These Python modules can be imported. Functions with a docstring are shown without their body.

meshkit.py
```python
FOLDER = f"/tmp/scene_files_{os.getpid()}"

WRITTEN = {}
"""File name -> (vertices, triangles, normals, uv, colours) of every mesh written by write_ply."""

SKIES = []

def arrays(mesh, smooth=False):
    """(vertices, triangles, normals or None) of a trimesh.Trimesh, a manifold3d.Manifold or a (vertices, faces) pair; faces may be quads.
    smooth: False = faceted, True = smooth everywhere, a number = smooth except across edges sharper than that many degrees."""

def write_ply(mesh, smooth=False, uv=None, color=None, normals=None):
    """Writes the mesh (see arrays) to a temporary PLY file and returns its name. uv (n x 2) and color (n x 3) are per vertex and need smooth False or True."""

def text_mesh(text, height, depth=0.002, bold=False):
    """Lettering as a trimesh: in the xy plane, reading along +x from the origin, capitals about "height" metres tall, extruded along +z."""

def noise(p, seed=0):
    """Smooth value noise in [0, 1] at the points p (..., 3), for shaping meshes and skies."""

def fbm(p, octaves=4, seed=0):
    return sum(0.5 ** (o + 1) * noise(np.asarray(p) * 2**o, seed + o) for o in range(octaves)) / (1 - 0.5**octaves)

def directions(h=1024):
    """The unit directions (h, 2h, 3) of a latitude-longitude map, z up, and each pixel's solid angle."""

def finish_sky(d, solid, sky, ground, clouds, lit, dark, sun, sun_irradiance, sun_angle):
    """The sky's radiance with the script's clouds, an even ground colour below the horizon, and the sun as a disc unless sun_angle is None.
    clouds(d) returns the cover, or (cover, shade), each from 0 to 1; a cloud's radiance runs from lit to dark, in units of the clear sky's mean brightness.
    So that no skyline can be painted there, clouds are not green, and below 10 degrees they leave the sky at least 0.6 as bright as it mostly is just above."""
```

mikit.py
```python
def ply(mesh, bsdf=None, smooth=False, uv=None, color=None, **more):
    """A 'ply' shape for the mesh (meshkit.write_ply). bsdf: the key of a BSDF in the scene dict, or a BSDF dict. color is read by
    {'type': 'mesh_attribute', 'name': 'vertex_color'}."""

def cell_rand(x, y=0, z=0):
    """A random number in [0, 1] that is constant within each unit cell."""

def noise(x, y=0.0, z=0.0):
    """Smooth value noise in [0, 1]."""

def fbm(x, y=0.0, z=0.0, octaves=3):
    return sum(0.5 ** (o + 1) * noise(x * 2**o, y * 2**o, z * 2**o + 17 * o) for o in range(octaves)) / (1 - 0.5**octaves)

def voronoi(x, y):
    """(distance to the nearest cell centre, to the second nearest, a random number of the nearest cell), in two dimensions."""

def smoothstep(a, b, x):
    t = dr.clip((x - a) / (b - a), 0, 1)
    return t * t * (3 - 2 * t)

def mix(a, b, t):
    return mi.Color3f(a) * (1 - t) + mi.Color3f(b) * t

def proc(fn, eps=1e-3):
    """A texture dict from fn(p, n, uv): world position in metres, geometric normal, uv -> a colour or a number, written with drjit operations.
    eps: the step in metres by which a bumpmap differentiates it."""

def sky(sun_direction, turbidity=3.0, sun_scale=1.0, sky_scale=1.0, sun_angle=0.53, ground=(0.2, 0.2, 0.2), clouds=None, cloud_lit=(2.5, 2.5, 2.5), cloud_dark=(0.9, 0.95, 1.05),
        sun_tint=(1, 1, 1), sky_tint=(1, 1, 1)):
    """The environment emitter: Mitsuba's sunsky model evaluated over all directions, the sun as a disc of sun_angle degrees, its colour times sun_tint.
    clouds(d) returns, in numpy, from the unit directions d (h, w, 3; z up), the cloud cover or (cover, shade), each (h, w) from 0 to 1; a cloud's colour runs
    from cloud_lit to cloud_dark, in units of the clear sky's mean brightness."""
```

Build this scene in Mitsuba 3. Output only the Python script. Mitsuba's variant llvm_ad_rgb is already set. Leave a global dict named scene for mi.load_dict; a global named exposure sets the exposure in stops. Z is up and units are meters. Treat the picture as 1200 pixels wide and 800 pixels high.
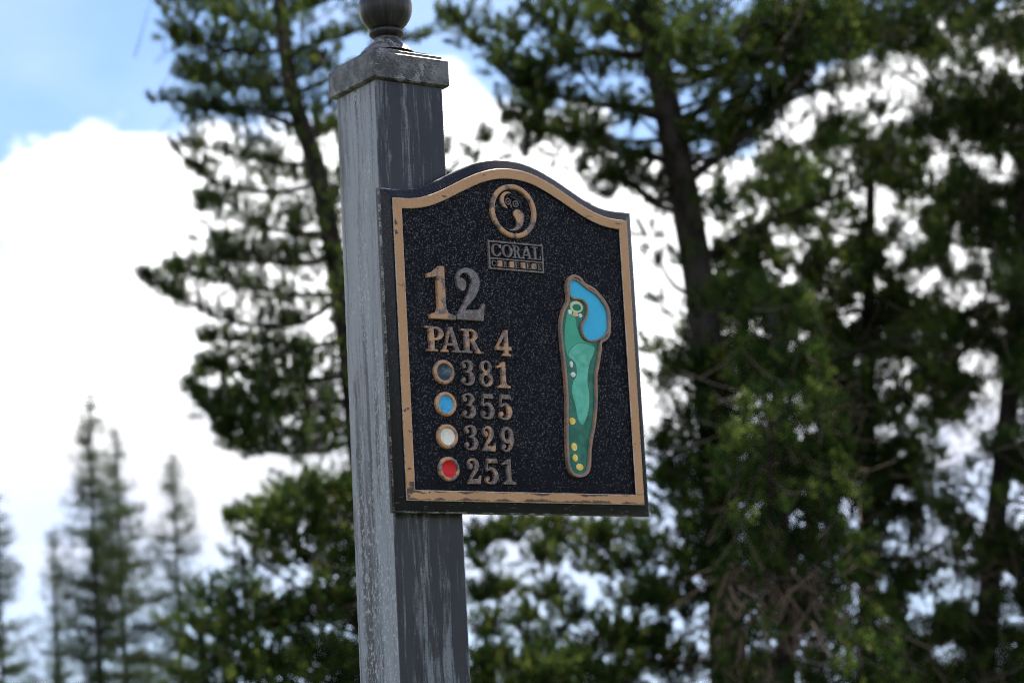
import math, numpy as np, trimesh, mitsuba as mi, drjit as dr
import mikit, meshkit
from mikit import proc, noise, fbm, voronoi, cell_rand, smoothstep, mix
from shapely.geometry import Polygon, LineString, Point, box, MultiPolygon
from shapely.ops import unary_union
from shapely import affinity

T4 = mi.ScalarTransform4f
scene, labels = {}, {}

# ------------------------------------------------------------------ camera, sky, exposure
EYE = np.array([0.0, 0.0, 1.55])
F, PITCH, ROLL = 2829.0, 0.1765, 0.0526            # focal length in pixels of a 1200 wide frame
FW = np.array([0, math.cos(PITCH), math.sin(PITCH)])
_up = np.array([0, -math.sin(PITCH), math.cos(PITCH)]); _rt = np.array([1.0, 0, 0])
UP = math.cos(ROLL) * _up + math.sin(ROLL) * _rt
RT = math.cos(ROLL) * _rt - math.sin(ROLL) * _up
scene['camera'] = {'type': 'thinlens', 'fov': 2 * math.degrees(math.atan(600 / F)), 'fov_axis': 'x',
                   'to_world': T4().look_at(origin=EYE.tolist(), target=(EYE + FW).tolist(), up=UP.tolist()),
                   'aperture_radius': 0.0044, 'focus_distance': 2.91, 'near_clip': 0.05, 'far_clip': 6000.0}
exposure = 3.0
SUN = (0.20, 0.50, 0.84)


def ray(px, py):
    d = FW * F + (px - 600) * RT - (py - 400) * UP
    return d / np.linalg.norm(d)


def at(px, py, y):
    """the point at depth y (along +y) that stands at this place of the 1200 x 800 frame"""
    d = ray(px, py)
    return EYE + d * (y / d[1])


def cloud_field(d):
    az = np.degrees(np.arctan2(d[..., 0], d[..., 1])); el = np.degrees(np.arcsin(np.clip(d[..., 2], -1, 1)))
    edge_px = [(-60, 230), (0, 190), (22, 165), (47, 157), (87, 168), (120, 160), (145, 134), (170, 126), (203, 134), (232, 141), (300, 135), (390, 125), (520, 74), (560, 86),
               (600, 104), (650, 118), (700, 128), (740, 165), (790, 160), (830, 190), (865, 180), (930, 92), (1000, 48), (1050, 45), (1100, 20), (1260, -40)]
    pa, pe = [], []
    for x, y in edge_px:
        v = ray(x, y); pa.append(math.degrees(math.atan2(v[0], v[1]))); pe.append(math.degrees(math.asin(v[2])))
    far = meshkit.fbm(np.stack([d[..., 0] * 2.2 + 5, d[..., 1] * 2.2, d[..., 2] * 0 + 1.5], -1), 3, 4)
    top = np.where((az > pa[0]) & (az < pa[-1]), np.interp(az, pa, pe), 8 + 22 * far)
    w = np.clip((np.abs(az) - 11.5) / 8, 0, 1)
    top = top * (1 - w) + (8 + 22 * far) * w
    n1 = meshkit.fbm(d * np.array([42, 42, 60.]), 5, 1); n2 = meshkit.fbm(d * np.array([16, 16, 26.]), 4, 7); n3 = meshkit.fbm(d * np.array([30, 30, 40.]), 3, 17)
    bank = np.clip((top - el + (n1 - 0.5) * 2.4 + (0.16 - np.abs(n3 - 0.5) * 1.6)) / 0.45, 0, 1)
    hole_v = ray(-6, 288)
    hole = np.exp(-((d - hole_v) ** 2).sum(-1) / (2 * 0.0062 ** 2))
    low = np.clip((el - 3.6 - (n2 - 0.5) * 5) / 2.6, 0, 1)                      # the bank thins out towards the horizon
    cover = bank * (0.62 + 0.38 * low) * (1 - 0.8 * hole)
    high = np.clip((meshkit.fbm(d / np.maximum(d[..., 2:], 0.12) * 0.9 + 3.3, 5, 9) - 0.44) / 0.16, 0, 1) * np.clip((el - top - 6) / 8, 0, 1)
    veil = 0.10 * np.clip((n2 - 0.35) / 0.4, 0, 1)
    cover = np.maximum(np.maximum(cover, high * 0.85), veil)
    shade = np.clip((9.5 - el + (n2 - 0.5) * 5.5) / 3.6, 0, 0.97) + 0.25 * np.clip((n2 - 0.5) / 0.2, 0, 1) * np.clip((top - el) / 6, 0, 1)
    return cover, np.clip(shade, 0, 1)


scene['sky'] = mikit.sky(SUN, turbidity=3, sky_scale=0.80, sky_tint=(0.90, 0.93, 1.0), clouds=cloud_field,
                         cloud_lit=(3.7, 3.7, 3.75), cloud_dark=(0.74, 0.80, 0.98), ground=(0.06, 0.062, 0.045))

# ------------------------------------------------------------------ frame of the sign and the post
YAW = 0.600
U = np.array([math.cos(YAW), math.sin(YAW), 0]); N = np.array([math.sin(YAW), -math.cos(YAW), 0]); Z = np.array([0, 0, 1.0])
ip = 0.0029
US = math.cos(ip) * U + math.sin(ip) * Z; VS = -math.sin(ip) * U + math.cos(ip) * Z
SC = np.array([0.0107, 2.8807, 0.4973]) + EYE         # centre of the sign's face
POST_A = 0.0959
PC = np.array([-0.14781, 2.80863, 0.0])                # the post's front left corner
PM = PC + U * POST_A / 2 - N * POST_A / 2              # its axis


def to_sign(mesh):                                     # local x, y, z in mm
    m = mesh.copy(); v = np.asarray(m.vertices) * 0.001
    m.vertices = SC + v[:, :1] * US + v[:, 1:2] * VS + v[:, 2:] * N
    return m


def to_post(mesh):                                     # local x along U, y along -N (from the axis), z height; metres
    m = mesh.copy(); v = np.asarray(m.vertices)
    m.vertices = PM + v[:, :1] * U - v[:, 1:2] * N + v[:, 2:] * Z
    return m


def sign_xy(p):
    q = p - mi.Point3f(*SC.tolist())
    return dr.dot(q, mi.Vector3f(*US.tolist())) * 1000, dr.dot(q, mi.Vector3f(*VS.tolist())) * 1000


def post_xy(p):
    q = p - mi.Point3f(*PM.tolist())
    return dr.dot(q, mi.Vector3f(*U.tolist())), -dr.dot(q, mi.Vector3f(*N.tolist())), p.z


# ------------------------------------------------------------------ materials
def M(name, d):
    scene['mat_' + name] = {'type': 'twosided', 'bsdf': d} if d['type'] not in ('twosided', 'principledthin') else d
    return 'mat_' + name


def rgb(*c):
    return {'type': 'rgb', 'value': list(c)}


def black_col(p, n, uv):
    x, y = sign_xy(p)
    wx, wy = x + 0.9 * noise(x * 0.8, y * 0.8, 2.0), y + 0.9 * noise(x * 0.8, y * 0.8, 8.0)
    d1, d2, r = voronoi(wx * 0.43, wy * 0.43)
    e1, e2, q = voronoi(wx * 0.30 + 7.3, wy * 0.30 + 3.1)
    den = smoothstep(-185, -60, y) * 0.55 + 0.30 + 0.5 * (fbm(x * 0.02, y * 0.02, 3.0) - 0.5)
    s = smoothstep(0.42, 0.16, d1) * smoothstep(1 - 0.55 * den, 1.05 - 0.30 * den, r)
    t = smoothstep(0.30, 0.12, e1) * smoothstep(0.80, 0.90, q) * den
    base = mix((0.0045, 0.0052, 0.0095), (0.010, 0.011, 0.017), fbm(x * 0.15, y * 0.15, 1.0))
    return mix(base, mix((0.10, 0.10, 0.115), (0.24, 0.24, 0.26), noise(x * 0.6, y * 0.6, 6.0)), dr.minimum(s * 0.52 + t * 0.7, 1.0))


def black_h(p, n, uv):
    x, y = sign_xy(p)
    return (fbm(x * 0.55, y * 0.55, 0.0, octaves=2)) * 0.0018


M('black', {'type': 'bumpmap', 'scale': 1.0, 'arbitrary': proc(black_h, 4e-4),
            'bsdf': {'type': 'principled', 'base_color': proc(black_col), 'roughness': 0.5, 'specular': 0.07}})


def rim_col(p, n, uv):
    x, y = sign_xy(p)
    d1, d2, r = voronoi(x * 0.55 + p.z * 300, y * 0.55)
    s = smoothstep(0.36, 0.12, d1) * smoothstep(0.66, 0.90, r) * smoothstep(-200, 80, y)
    sc = smoothstep(0.72, 0.80, fbm(x * 0.16, y * 0.5, 5.0)) * smoothstep(-150, -190, y)
    return mix(mix((0.0060, 0.0068, 0.011), (0.013, 0.014, 0.020), fbm(x * 0.1, y * 0.1)), (0.15, 0.15, 0.165), dr.minimum(0.6 * s + 0.5 * sc, 1.0))


M('rim', {'type': 'principled', 'base_color': proc(rim_col), 'roughness': 0.32, 'specular': 0.22})


def tan_wear(thr, soft=0.11):
    def f(p, n, uv):
        x, y = sign_xy(p)
        a = fbm(x * 0.13, y * 0.13, 2.0); b = noise(x * 0.9, y * 0.9, 1.0)
        w = smoothstep(thr - soft, thr + soft, a + 0.16 * (b - 0.5))
        tan = mix((0.33, 0.185, 0.105), (0.45, 0.26, 0.15), fbm(x * 0.05, y * 0.05, 9.0))
        pat = mix((0.075, 0.050, 0.046), (0.20, 0.165, 0.165), smoothstep(0.25, 0.8, noise(x * 0.9, y * 0.9, 4.0) * .6 + .4 * fbm(x * .2, y * .2, 3.0)))
        return mix(tan, pat, w)
    return f


def border_col(p, n, uv):
    x, y = sign_xy(p)
    a = fbm(x * 0.05, y * 0.16, 2.0); b = noise(x * 0.7, y * 0.7, 1.0)
    left = smoothstep(-160, -166, x) * (smoothstep(60, -178, y) * 0.15 + 0.24 * smoothstep(-165, -171, x) * smoothstep(28, 6, dr.abs(y - 138)))
    corner = smoothstep(30, 6, dr.sqrt(dr.square(x + 166) + dr.square(y + 172))) * 0.30
    thr = 0.84 - left - corner
    w = smoothstep(thr - 0.05, thr + 0.05, a + 0.14 * (b - 0.5))
    # along the bottom the bronze is worn off from both edges inwards
    low = smoothstep(-166, -168, y)
    q = dr.abs(y + 173.4) / 6.3 + 1.5 * (fbm(x * 0.055, y * 0.03, 6.0) - 0.46) + 0.25 * (b - 0.5)
    w = dr.maximum(w, low * smoothstep(0.62, 0.95, q))
    tan = mix((0.39, 0.215, 0.108), (0.45, 0.256, 0.138), fbm(x * 0.04, y * 0.04, 9.0))
    return mix(tan, mix((0.052, 0.030, 0.024), (0.11, 0.07, 0.055), b), w)


def edge_col(p, n, uv):
    x, y = sign_xy(p)
    w = smoothstep(0.46, 0.70, 0.55 * noise(x * 0.10, y * 0.10, 3.0) + 0.45 * noise(x * 0.9, y * 0.9, 1.0))
    return mix((0.010, 0.011, 0.016), (0.20, 0.20, 0.22), w)


def lip_col(p, n, uv):
    x, y = sign_xy(p)
    w = smoothstep(0.30, 0.60, 0.5 * noise(x * 0.09, y * 0.09, 6.0) + 0.5 * noise(x * 0.8, y * 0.8, 2.0))
    return mix((0.30, 0.185, 0.12), (0.42, 0.32, 0.27), w)


M('worn_edge', {'type': 'principled', 'base_color': proc(edge_col), 'roughness': 0.35, 'specular': 0.5})  # worn paint, its pale tone also painting the sky highlight along the edge
M('worn_lip', {'type': 'principled', 'base_color': proc(lip_col), 'roughness': 0.35, 'specular': 0.4})  # rubbed bronze, lightened to paint in the glint on the rounded lip
M('border', {'type': 'principled', 'base_color': proc(border_col), 'roughness': 0.42, 'specular': 0.28})
for k, thr in (('bronze_bright', 0.60), ('bronze_worn', 0.42), ('bronze_dull', 0.27)):
    M(k, {'type': 'principled', 'base_color': proc(tan_wear(thr)), 'roughness': 0.42, 'specular': 0.4})


def grey_col(p, n, uv):
    x, y = sign_xy(p)
    g = mix((0.065, 0.057, 0.060), (0.19, 0.175, 0.18), smoothstep(0.3, 0.8, noise(x * 1.3, y * 1.3, 4.0) * 0.6 + 0.5 * fbm(x * 0.2, y * 0.2)))
    return mix(g, (0.12, 0.055, 0.040), smoothstep(0.60, 0.72, fbm(x * 0.12, y * 0.12, 7.0)) * 0.7)


def ridge_col(p, n, uv):
    x, y = sign_xy(p)
    a = smoothstep(0.30, 0.72, 0.6 * fbm(x * 0.10, y * 0.07, 2.0) + 0.4 * noise(x * 0.8, y * 0.8, 5.0))
    return mix((0.29, 0.17, 0.11), (0.145, 0.122, 0.118), a)


M('ridge', {'type': 'principled', 'base_color': proc(ridge_col), 'roughness': 0.42, 'specular': 0.4})
M('grey_metal', {'type': 'principled', 'base_color': proc(grey_col), 'roughness': 0.42, 'metallic': 0.2})


def enamel(name, c, c2=None, rough=0.16):
    c2 = c2 or tuple(0.85 * v for v in c)
    def f(p, n, uv):
        x, y = sign_xy(p)
        return mix(c, c2, smoothstep(0.3, 0.7, fbm(x * 0.12, y * 0.12, c[0] * 50)))
    M(name, {'type': 'principled', 'base_color': proc(f), 'roughness': rough, 'specular': 0.16})


enamel('water', (0.028, 0.400, 0.690), (0.034, 0.425, 0.71))
enamel('rough_green', (0.012, 0.110, 0.080), (0.035, 0.175, 0.135))
enamel('mid_green', (0.045, 0.36, 0.25), (0.05, 0.32, 0.23))
enamel('mint', (0.115, 0.47, 0.375), (0.07, 0.36, 0.275))
enamel('putting_green', (0.008, 0.16, 0.10))
enamel('cream', (0.50, 0.56, 0.37))
enamel('sand_white', (0.62, 0.68, 0.66), (0.45, 0.52, 0.52))
enamel('sand_tan', (0.66, 0.50, 0.27))
enamel('tee_yellow', (0.70, 0.48, 0.06), (0.78, 0.60, 0.20))
enamel('enamel_red', (0.62, 0.012, 0.018))
enamel('enamel_white', (0.74, 0.72, 0.67))
enamel('enamel_blue', (0.045, 0.36, 0.70))
enamel('enamel_slate', (0.10, 0.155, 0.22), (0.03, 0.045, 0.075))


def fine(u, z, seed, fu, fz):
    wob = (noise(z * 22, u * 40, seed) - 0.5) * 0.004
    return 0.45 * noise((u + wob) * fu, z * fz, seed) + 0.30 * noise((u + wob) * fu * 2.3, z * fz * 2.7, seed + 9) + 0.25 * noise((u + wob) * fu * 6.0, z * fz * 12, seed + 4)


def post_col(p, n, uv):
    u, v, z = post_xy(p)
    h = POST_A / 2
    front = dr.abs(v + h) < 0.0035
    zz = z - 1.55
    chip = noise(dr.select(front, u, v) * 1100, zz * 700, 2.0) * 0.65 + 0.35 * noise(dr.select(front, u, v) * 420, zz * 300, 6.0)
    # front face: dark paint, thin chalk run-off under the cap and low on the right, a pale strip along the right edge
    s = fine(u, zz, 3.0, 150.0, 6.0) + 0.13 * (chip - 0.5)
    zone = fbm(u * 22 + 3.0, zz * 5.0, 8.0, octaves=2)
    low = smoothstep(0.262, 0.225, zz + 0.02 * (noise(u * 160, 1.0, 7.0) - 0.5)) * smoothstep(-0.034, 0.006, u) * (1 - 0.8 * smoothstep(0.020, 0.010, dr.sqrt(dr.square((u + 0.012) * 0.6) + dr.square(zz - 0.150))))
    edge = smoothstep(0.028, 0.045, u + 0.010 * (noise(zz * 30, 1.0, 3.0) - 0.5))
    corner = smoothstep(-0.034, -0.046, u) * 0.5
    topz = smoothstep(0.70, 0.82, zz) * 0.6
    k = 0.17 * low + 0.14 * edge + 0.18 * corner * smoothstep(0.4, 0.7, zz) + 0.08 * topz + 0.26 * (smoothstep(0.50, 0.66, zone) - 0.5) - 0.04
    wf = smoothstep(0.48, 0.86, s + k - 0.07)
    cf = mix(mix((0.010, 0.012, 0.019), (0.028, 0.030, 0.041), fbm(u * 60, zz * 12, 1.0)), mix((0.105, 0.120, 0.146), (0.180, 0.200, 0.234), chip), wf)
    # left face: bleached, extra chalk painting in sky sheen, a darker band lower down
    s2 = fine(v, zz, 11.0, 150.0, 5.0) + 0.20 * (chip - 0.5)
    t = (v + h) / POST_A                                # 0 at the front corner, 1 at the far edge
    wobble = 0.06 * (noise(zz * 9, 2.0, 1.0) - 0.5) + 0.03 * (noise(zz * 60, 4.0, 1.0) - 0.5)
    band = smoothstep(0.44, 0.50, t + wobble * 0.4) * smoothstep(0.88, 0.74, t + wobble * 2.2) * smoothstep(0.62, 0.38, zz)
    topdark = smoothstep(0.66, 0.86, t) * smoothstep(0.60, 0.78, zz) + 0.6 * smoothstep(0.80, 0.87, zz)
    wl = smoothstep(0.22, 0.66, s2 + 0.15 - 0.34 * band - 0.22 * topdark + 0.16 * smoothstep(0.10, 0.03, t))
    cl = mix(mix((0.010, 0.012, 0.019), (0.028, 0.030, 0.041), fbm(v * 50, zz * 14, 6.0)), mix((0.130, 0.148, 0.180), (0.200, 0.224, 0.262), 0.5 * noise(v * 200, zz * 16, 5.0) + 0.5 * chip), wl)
    flake = smoothstep(0.60, 0.72, noise(v * 560, zz * 280, 4.0) * 0.7 + 0.3 * chip) * smoothstep(0.46, 0.60, fbm(v * 40 + 5, zz * 7, 2.0))
    cl = mix(cl, (0.30, 0.315, 0.335), flake * 0.75)
    return dr.select(front, cf, cl)


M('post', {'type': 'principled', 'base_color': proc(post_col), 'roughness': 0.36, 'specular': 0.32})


def cap_col(p, n, uv):
    u, v, z = post_xy(p)
    a = fbm(u * 60 + v * 60, z * 55, v * 40, octaves=4)
    b = noise(u * 900, v * 900, z * 900)
    w = smoothstep(0.36, 0.74, a + 0.5 * (b - 0.5) + 0.3 * (noise(u * 420, v * 420, z * 420) - 0.5))
    d = smoothstep(0.62, 0.70, noise(u * 130, v * 130, z * 50 + 3) * 0.6 + 0.4 * b)
    c = mix((0.026, 0.026, 0.031), (0.125, 0.124, 0.136), w)
    return mix(c, (0.30, 0.31, 0.32), d * 0.6)


def cap_h(p, n, uv):
    return (noise(p.x * 700, p.y * 700, p.z * 700) + noise(p.x * 260, p.y * 260, p.z * 260)) * 0.0005


M('cap', {'type': 'bumpmap', 'scale': 1.0, 'arbitrary': proc(cap_h, 3e-4), 'bsdf': {'type': 'principled', 'base_color': proc(cap_col), 'roughness': 0.55}})


def ball_col(p, n, uv):
    u, v, z = post_xy(p)
    an = dr.atan2(v, u)
    s = noise(an * 9, z * 14, 1.0) * 0.6 + noise(an * 40, z * 60, 2.0) * 0.4
    return mix((0.014, 0.013, 0.016), (0.042, 0.037, 0.041), smoothstep(0.45, 0.95, s))


M('finial', {'type': 'principled', 'base_color': proc(ball_col), 'roughness': 0.38, 'specular': 0.3})
M('shadow_gap', {'type': 'principled', 'base_color': rgb(0.012, 0.012, 0.015), 'roughness': 0.7})


def bracket_col(p, n, uv):
    return mix((0.02, 0.02, 0.024), (0.22, 0.22, 0.20), smoothstep(0.5, 0.62, noise(p.x * 80, p.y * 80, p.z * 60)))


M('bracket', {'type': 'principled', 'base_color': proc(bracket_col), 'roughness': 0.6})


def bark_col(p, n, uv):
    r = fbm(p.x * 14, p.y * 14, p.z * 5, octaves=4)
    return mix((0.010, 0.008, 0.007), (0.036, 0.030, 0.027), smoothstep(0.3, 0.75, r))


M('bark', {'type': 'principled', 'base_color': proc(bark_col), 'roughness': 0.85, 'specular': 0.2})
M('twig', {'type': 'principled', 'base_color': rgb(0.085, 0.066, 0.055), 'roughness': 0.85, 'specular': 0.2})
M('dead_twig', {'type': 'principled', 'base_color': rgb(0.17, 0.12, 0.095), 'roughness': 0.85, 'specular': 0.2})
M('needles', {'type': 'principledthin', 'base_color': {'type': 'mesh_attribute', 'name': 'vertex_color'}, 'roughness': 0.5, 'diff_trans': 1.0, 'spec_trans': 0.0})


def grass_col(p, n, uv):
    a = fbm(p.x * 0.25, p.y * 0.25); b = noise(p.x * 9, p.y * 9)
    return mix(mix((0.032, 0.046, 0.018), (0.062, 0.072, 0.032), a), (0.085, 0.08, 0.045), smoothstep(0.6, 0.9, b) * 0.5)


M('grass', {'type': 'principled', 'base_color': proc(grass_col), 'roughness': 0.9, 'specular': 0.2})


# ------------------------------------------------------------------ helpers
def add(key, mesh, mat, smooth=False, color=None):
    scene[key] = mikit.ply(mesh, mat, smooth=smooth, color=color)
    return key


def numbered(base):
    if base not in scene and base not in used:
        used.add(base); return base
    k = 1
    while f'{base}_{k:03d}' in scene or f'{base}_{k:03d}' in used:
        k += 1
    used.add(f'{base}_{k:03d}')
    return f'{base}_{k:03d}'


used = set()


def polys(g):
    if isinstance(g, Polygon):
        return [g] if g.area > 1e-9 else []
    return [q for q in getattr(g, 'geoms', []) for q in polys(q)]


def emboss(shape, z0, z1, bevel=0.5):
    """a raised shape (mm) with rounded upper edges"""
    out = []
    levels = [(z0, 0.0), (z1 - bevel, 0.0), (z1 - 0.35 * bevel, -0.30 * bevel), (z1, -0.85 * bevel)]
    for (a, _), (b, off) in zip(levels[:-1], [(l[0], l[1]) for l in levels[1:]]):
        for q in polys(shape.buffer(off if off else 0)):
            m = trimesh.creation.extrude_polygon(q, b - a + (0.0 if a == z0 else 0.01), engine='earcut')
            m.apply_translation([0, 0, a - (0.0 if a == z0 else 0.01)])
            out.append(m)
    return trimesh.util.concatenate(out)


def spline(pts, n=10, closed=False):
    p = np.array(pts, float); k = len(p); out = []
    idx = lambda i: p[i % k] if closed else p[min(max(i, 0), k - 1)]
    for i in range(k if closed else k - 1):
        a, b, c, d = idx(i - 1), idx(i), idx(i + 1), idx(i + 2)
        for t in np.arange(n) / n:
            out.append(0.5 * (2 * b + (c - a) * t + (2 * a - 5 * b + 4 * c - d) * t * t + (3 * b - a - 3 * c + d) * t ** 3))
    if not closed:
        out.append(p[-1])
    return np.array(out)


def brush(pts, n=7):
    """a stroke of varying half-width: [(x, y, r), ...]"""
    s = spline(pts, n); discs = [Point(x, y).buffer(max(r, 0.01), 8) for x, y, r in s]
    return unary_union([unary_union([a, b]).convex_hull for a, b in zip(discs, discs[1:])])


def ell(cx, cy, rx, ry):
    return affinity.scale(Point(cx, cy).buffer(1, 20), rx, ry, origin=(cx, cy))


def P(*a):
    return Polygon(a).buffer(0)


GLYPH = {
    '1': lambda: unary_union([box(.33, .02, .60, .93), P((.02, .76), (.02, .84), (.20, .88), (.42, 1), (.60, 1), (.60, .74), (.33, .80)),
                              P((.06, 0), (.90, 0), (.90, .075), (.66, .13), (.60, .22), (.33, .22), (.27, .13), (.06, .075))]),
    '2': lambda: unary_union([brush([(.20, .68, .125), (.11, .76, .06), (.13, .87, .045), (.27, .955, .045), (.44, .93, .07), (.57, .82, .11), (.57, .67, .12), (.46, .50, .10), (.28, .30, .06), (.10, .09, .045)]),
                              P((.02, 0), (.76, 0), (.82, .33), (.74, .33), (.69, .235), (.60, .205), (.14, .19), (.02, .08))]),
    '3': lambda: unary_union([brush([(.16, .76, .095), (.10, .83, .05), (.17, .925, .04), (.32, .96, .04), (.47, .90, .08), (.52, .76, .10), (.44, .61, .06), (.30, .54, .04)]),
                              brush([(.30, .54, .04), (.48, .49, .06), (.56, .30, .115), (.48, .11, .08), (.30, .04, .04), (.14, .07, .04), (.08, .16, .05), (.14, .23, .09)])]),
    '4': lambda: P((.50, 1), (.66, 1), (.66, .36), (.82, .36), (.82, .22), (.66, .22), (.66, .10), (.79, .07), (.79, 0), (.33, 0), (.33, .07), (.44, .10), (.44, .22), (0, .22), (0, .32)).difference(P((.44, .36), (.44, .74), (.16, .36))),
    '5': lambda: unary_union([P((.13, 1), (.62, 1), (.66, .82), (.17, .82)), brush([(.16, .94, .035), (.14, .72, .033), (.12, .54, .033)]),
                              brush([(.13, .53, .035), (.30, .61, .055), (.48, .53, .09), (.56, .32, .115), (.48, .12, .085), (.30, .04, .04), (.14, .07, .04), (.08, .16, .05), (.14, .23, .09)])]),
    '8': lambda: unary_union([ell(.33, .755, .255, .245).difference(ell(.335, .765, .115, .155)), ell(.33, .28, .30, .28).difference(ell(.325, .27, .14, .17))]),
    '9': lambda: unary_union([ell(.32, .67, .30, .33).difference(ell(.31, .68, .13, .20)), brush([(.53, .66, .085), (.53, .42, .09), (.45, .17, .065), (.28, .05, .04), (.13, .08, .04), (.09, .17, .05), (.15, .23, .085)])]),
    'P': lambda: unary_union([box(.14, .0, .36, 1), box(0, 0, .50, .085), box(0, .915, .4, 1), ell(.44, .725, .34, .275).intersection(box(.30, .4, .9, 1.01)).difference(ell(.43, .725, .15, .18).intersection(box(.36, .5, .7, .95)).union(box(.355, .545, .43, .905)))]),
    'A': lambda: unary_union([P((.07, .05), (.40, 1), (.58, 1), (.90, .05), (.66, .05), (.44, .74), (.19, .05)), box(.24, .26, .64, .36), box(-.03, 0, .32, .085), box(.53, 0, 1.0, .085)]),
    'R': lambda: unary_union([box(.14, .0, .36, 1), box(0, 0, .48, .085), box(0, .915, .4, 1), ell(.44, .745, .33, .255).intersection(box(.30, .4, .9, 1.01)).difference(ell(.43, .745, .14, .165).intersection(box(.36, .5, .7, .95)).union(box(.355, .58, .43, .91))),
                              P((.40, .52), (.62, .52), (.86, .085), (1.0, .085), (1.0, 0), (.66, 0))]),
    'C': lambda: unary_union([ell(.44, .5, .44, .5).difference(ell(.47, .5, .25, .41)).difference(P((.44, .5), (1.0, .82), (1.0, .22))), box(.74, .66, .84, .97)]),
    'O': lambda: ell(.47, .5, .47, .5).difference(ell(.47, .5, .26, .41)),
    'L': lambda: unary_union([box(.14, 0, .36, 1), box(0, .915, .52, 1), box(0, 0, .78, .085), P((.66, .085), (.78, .085), (.78, .34), (.72, .34))]),
    'E': lambda: unary_union([box(.14, 0, .36, 1), box(0, .915, .76, 1), box(0, 0, .80, .085), P((.64, .085), (.80, .085), (.80, .32), (.74, .32)), P((.62, .915), (.76, .915), (.76, .70), (.70, .70)), box(.3, .46, .56, .55), box(.50, .38, .56, .63)]),
    'K': lambda: unary_union([box(.14, 0, .36, 1), box(0, .915, .5, 1), box(0, 0, .5, .085), P((.36, .42), (.70, .93), (.84, .93), (.50, .50)), P((.42, .56), (.58, .62), (.92, .07), (.68, .07)), box(.58, 0, 1.0, .085), box(.56, .915, .94, 1)]),
}


def glyph(ch, x0, y0, x1, y1):
    g = GLYPH[ch](); a, b, c, d = g.bounds
    g = affinity.translate(g, -a, -b)
    g = affinity.scale(g, (x1 - x0) / (c - a), (y1 - y0) / (d - b), origin=(0, 0))
    return affinity.translate(g, x0, y0).buffer(0.25).buffer(-0.25).simplify(0.03)


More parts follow.
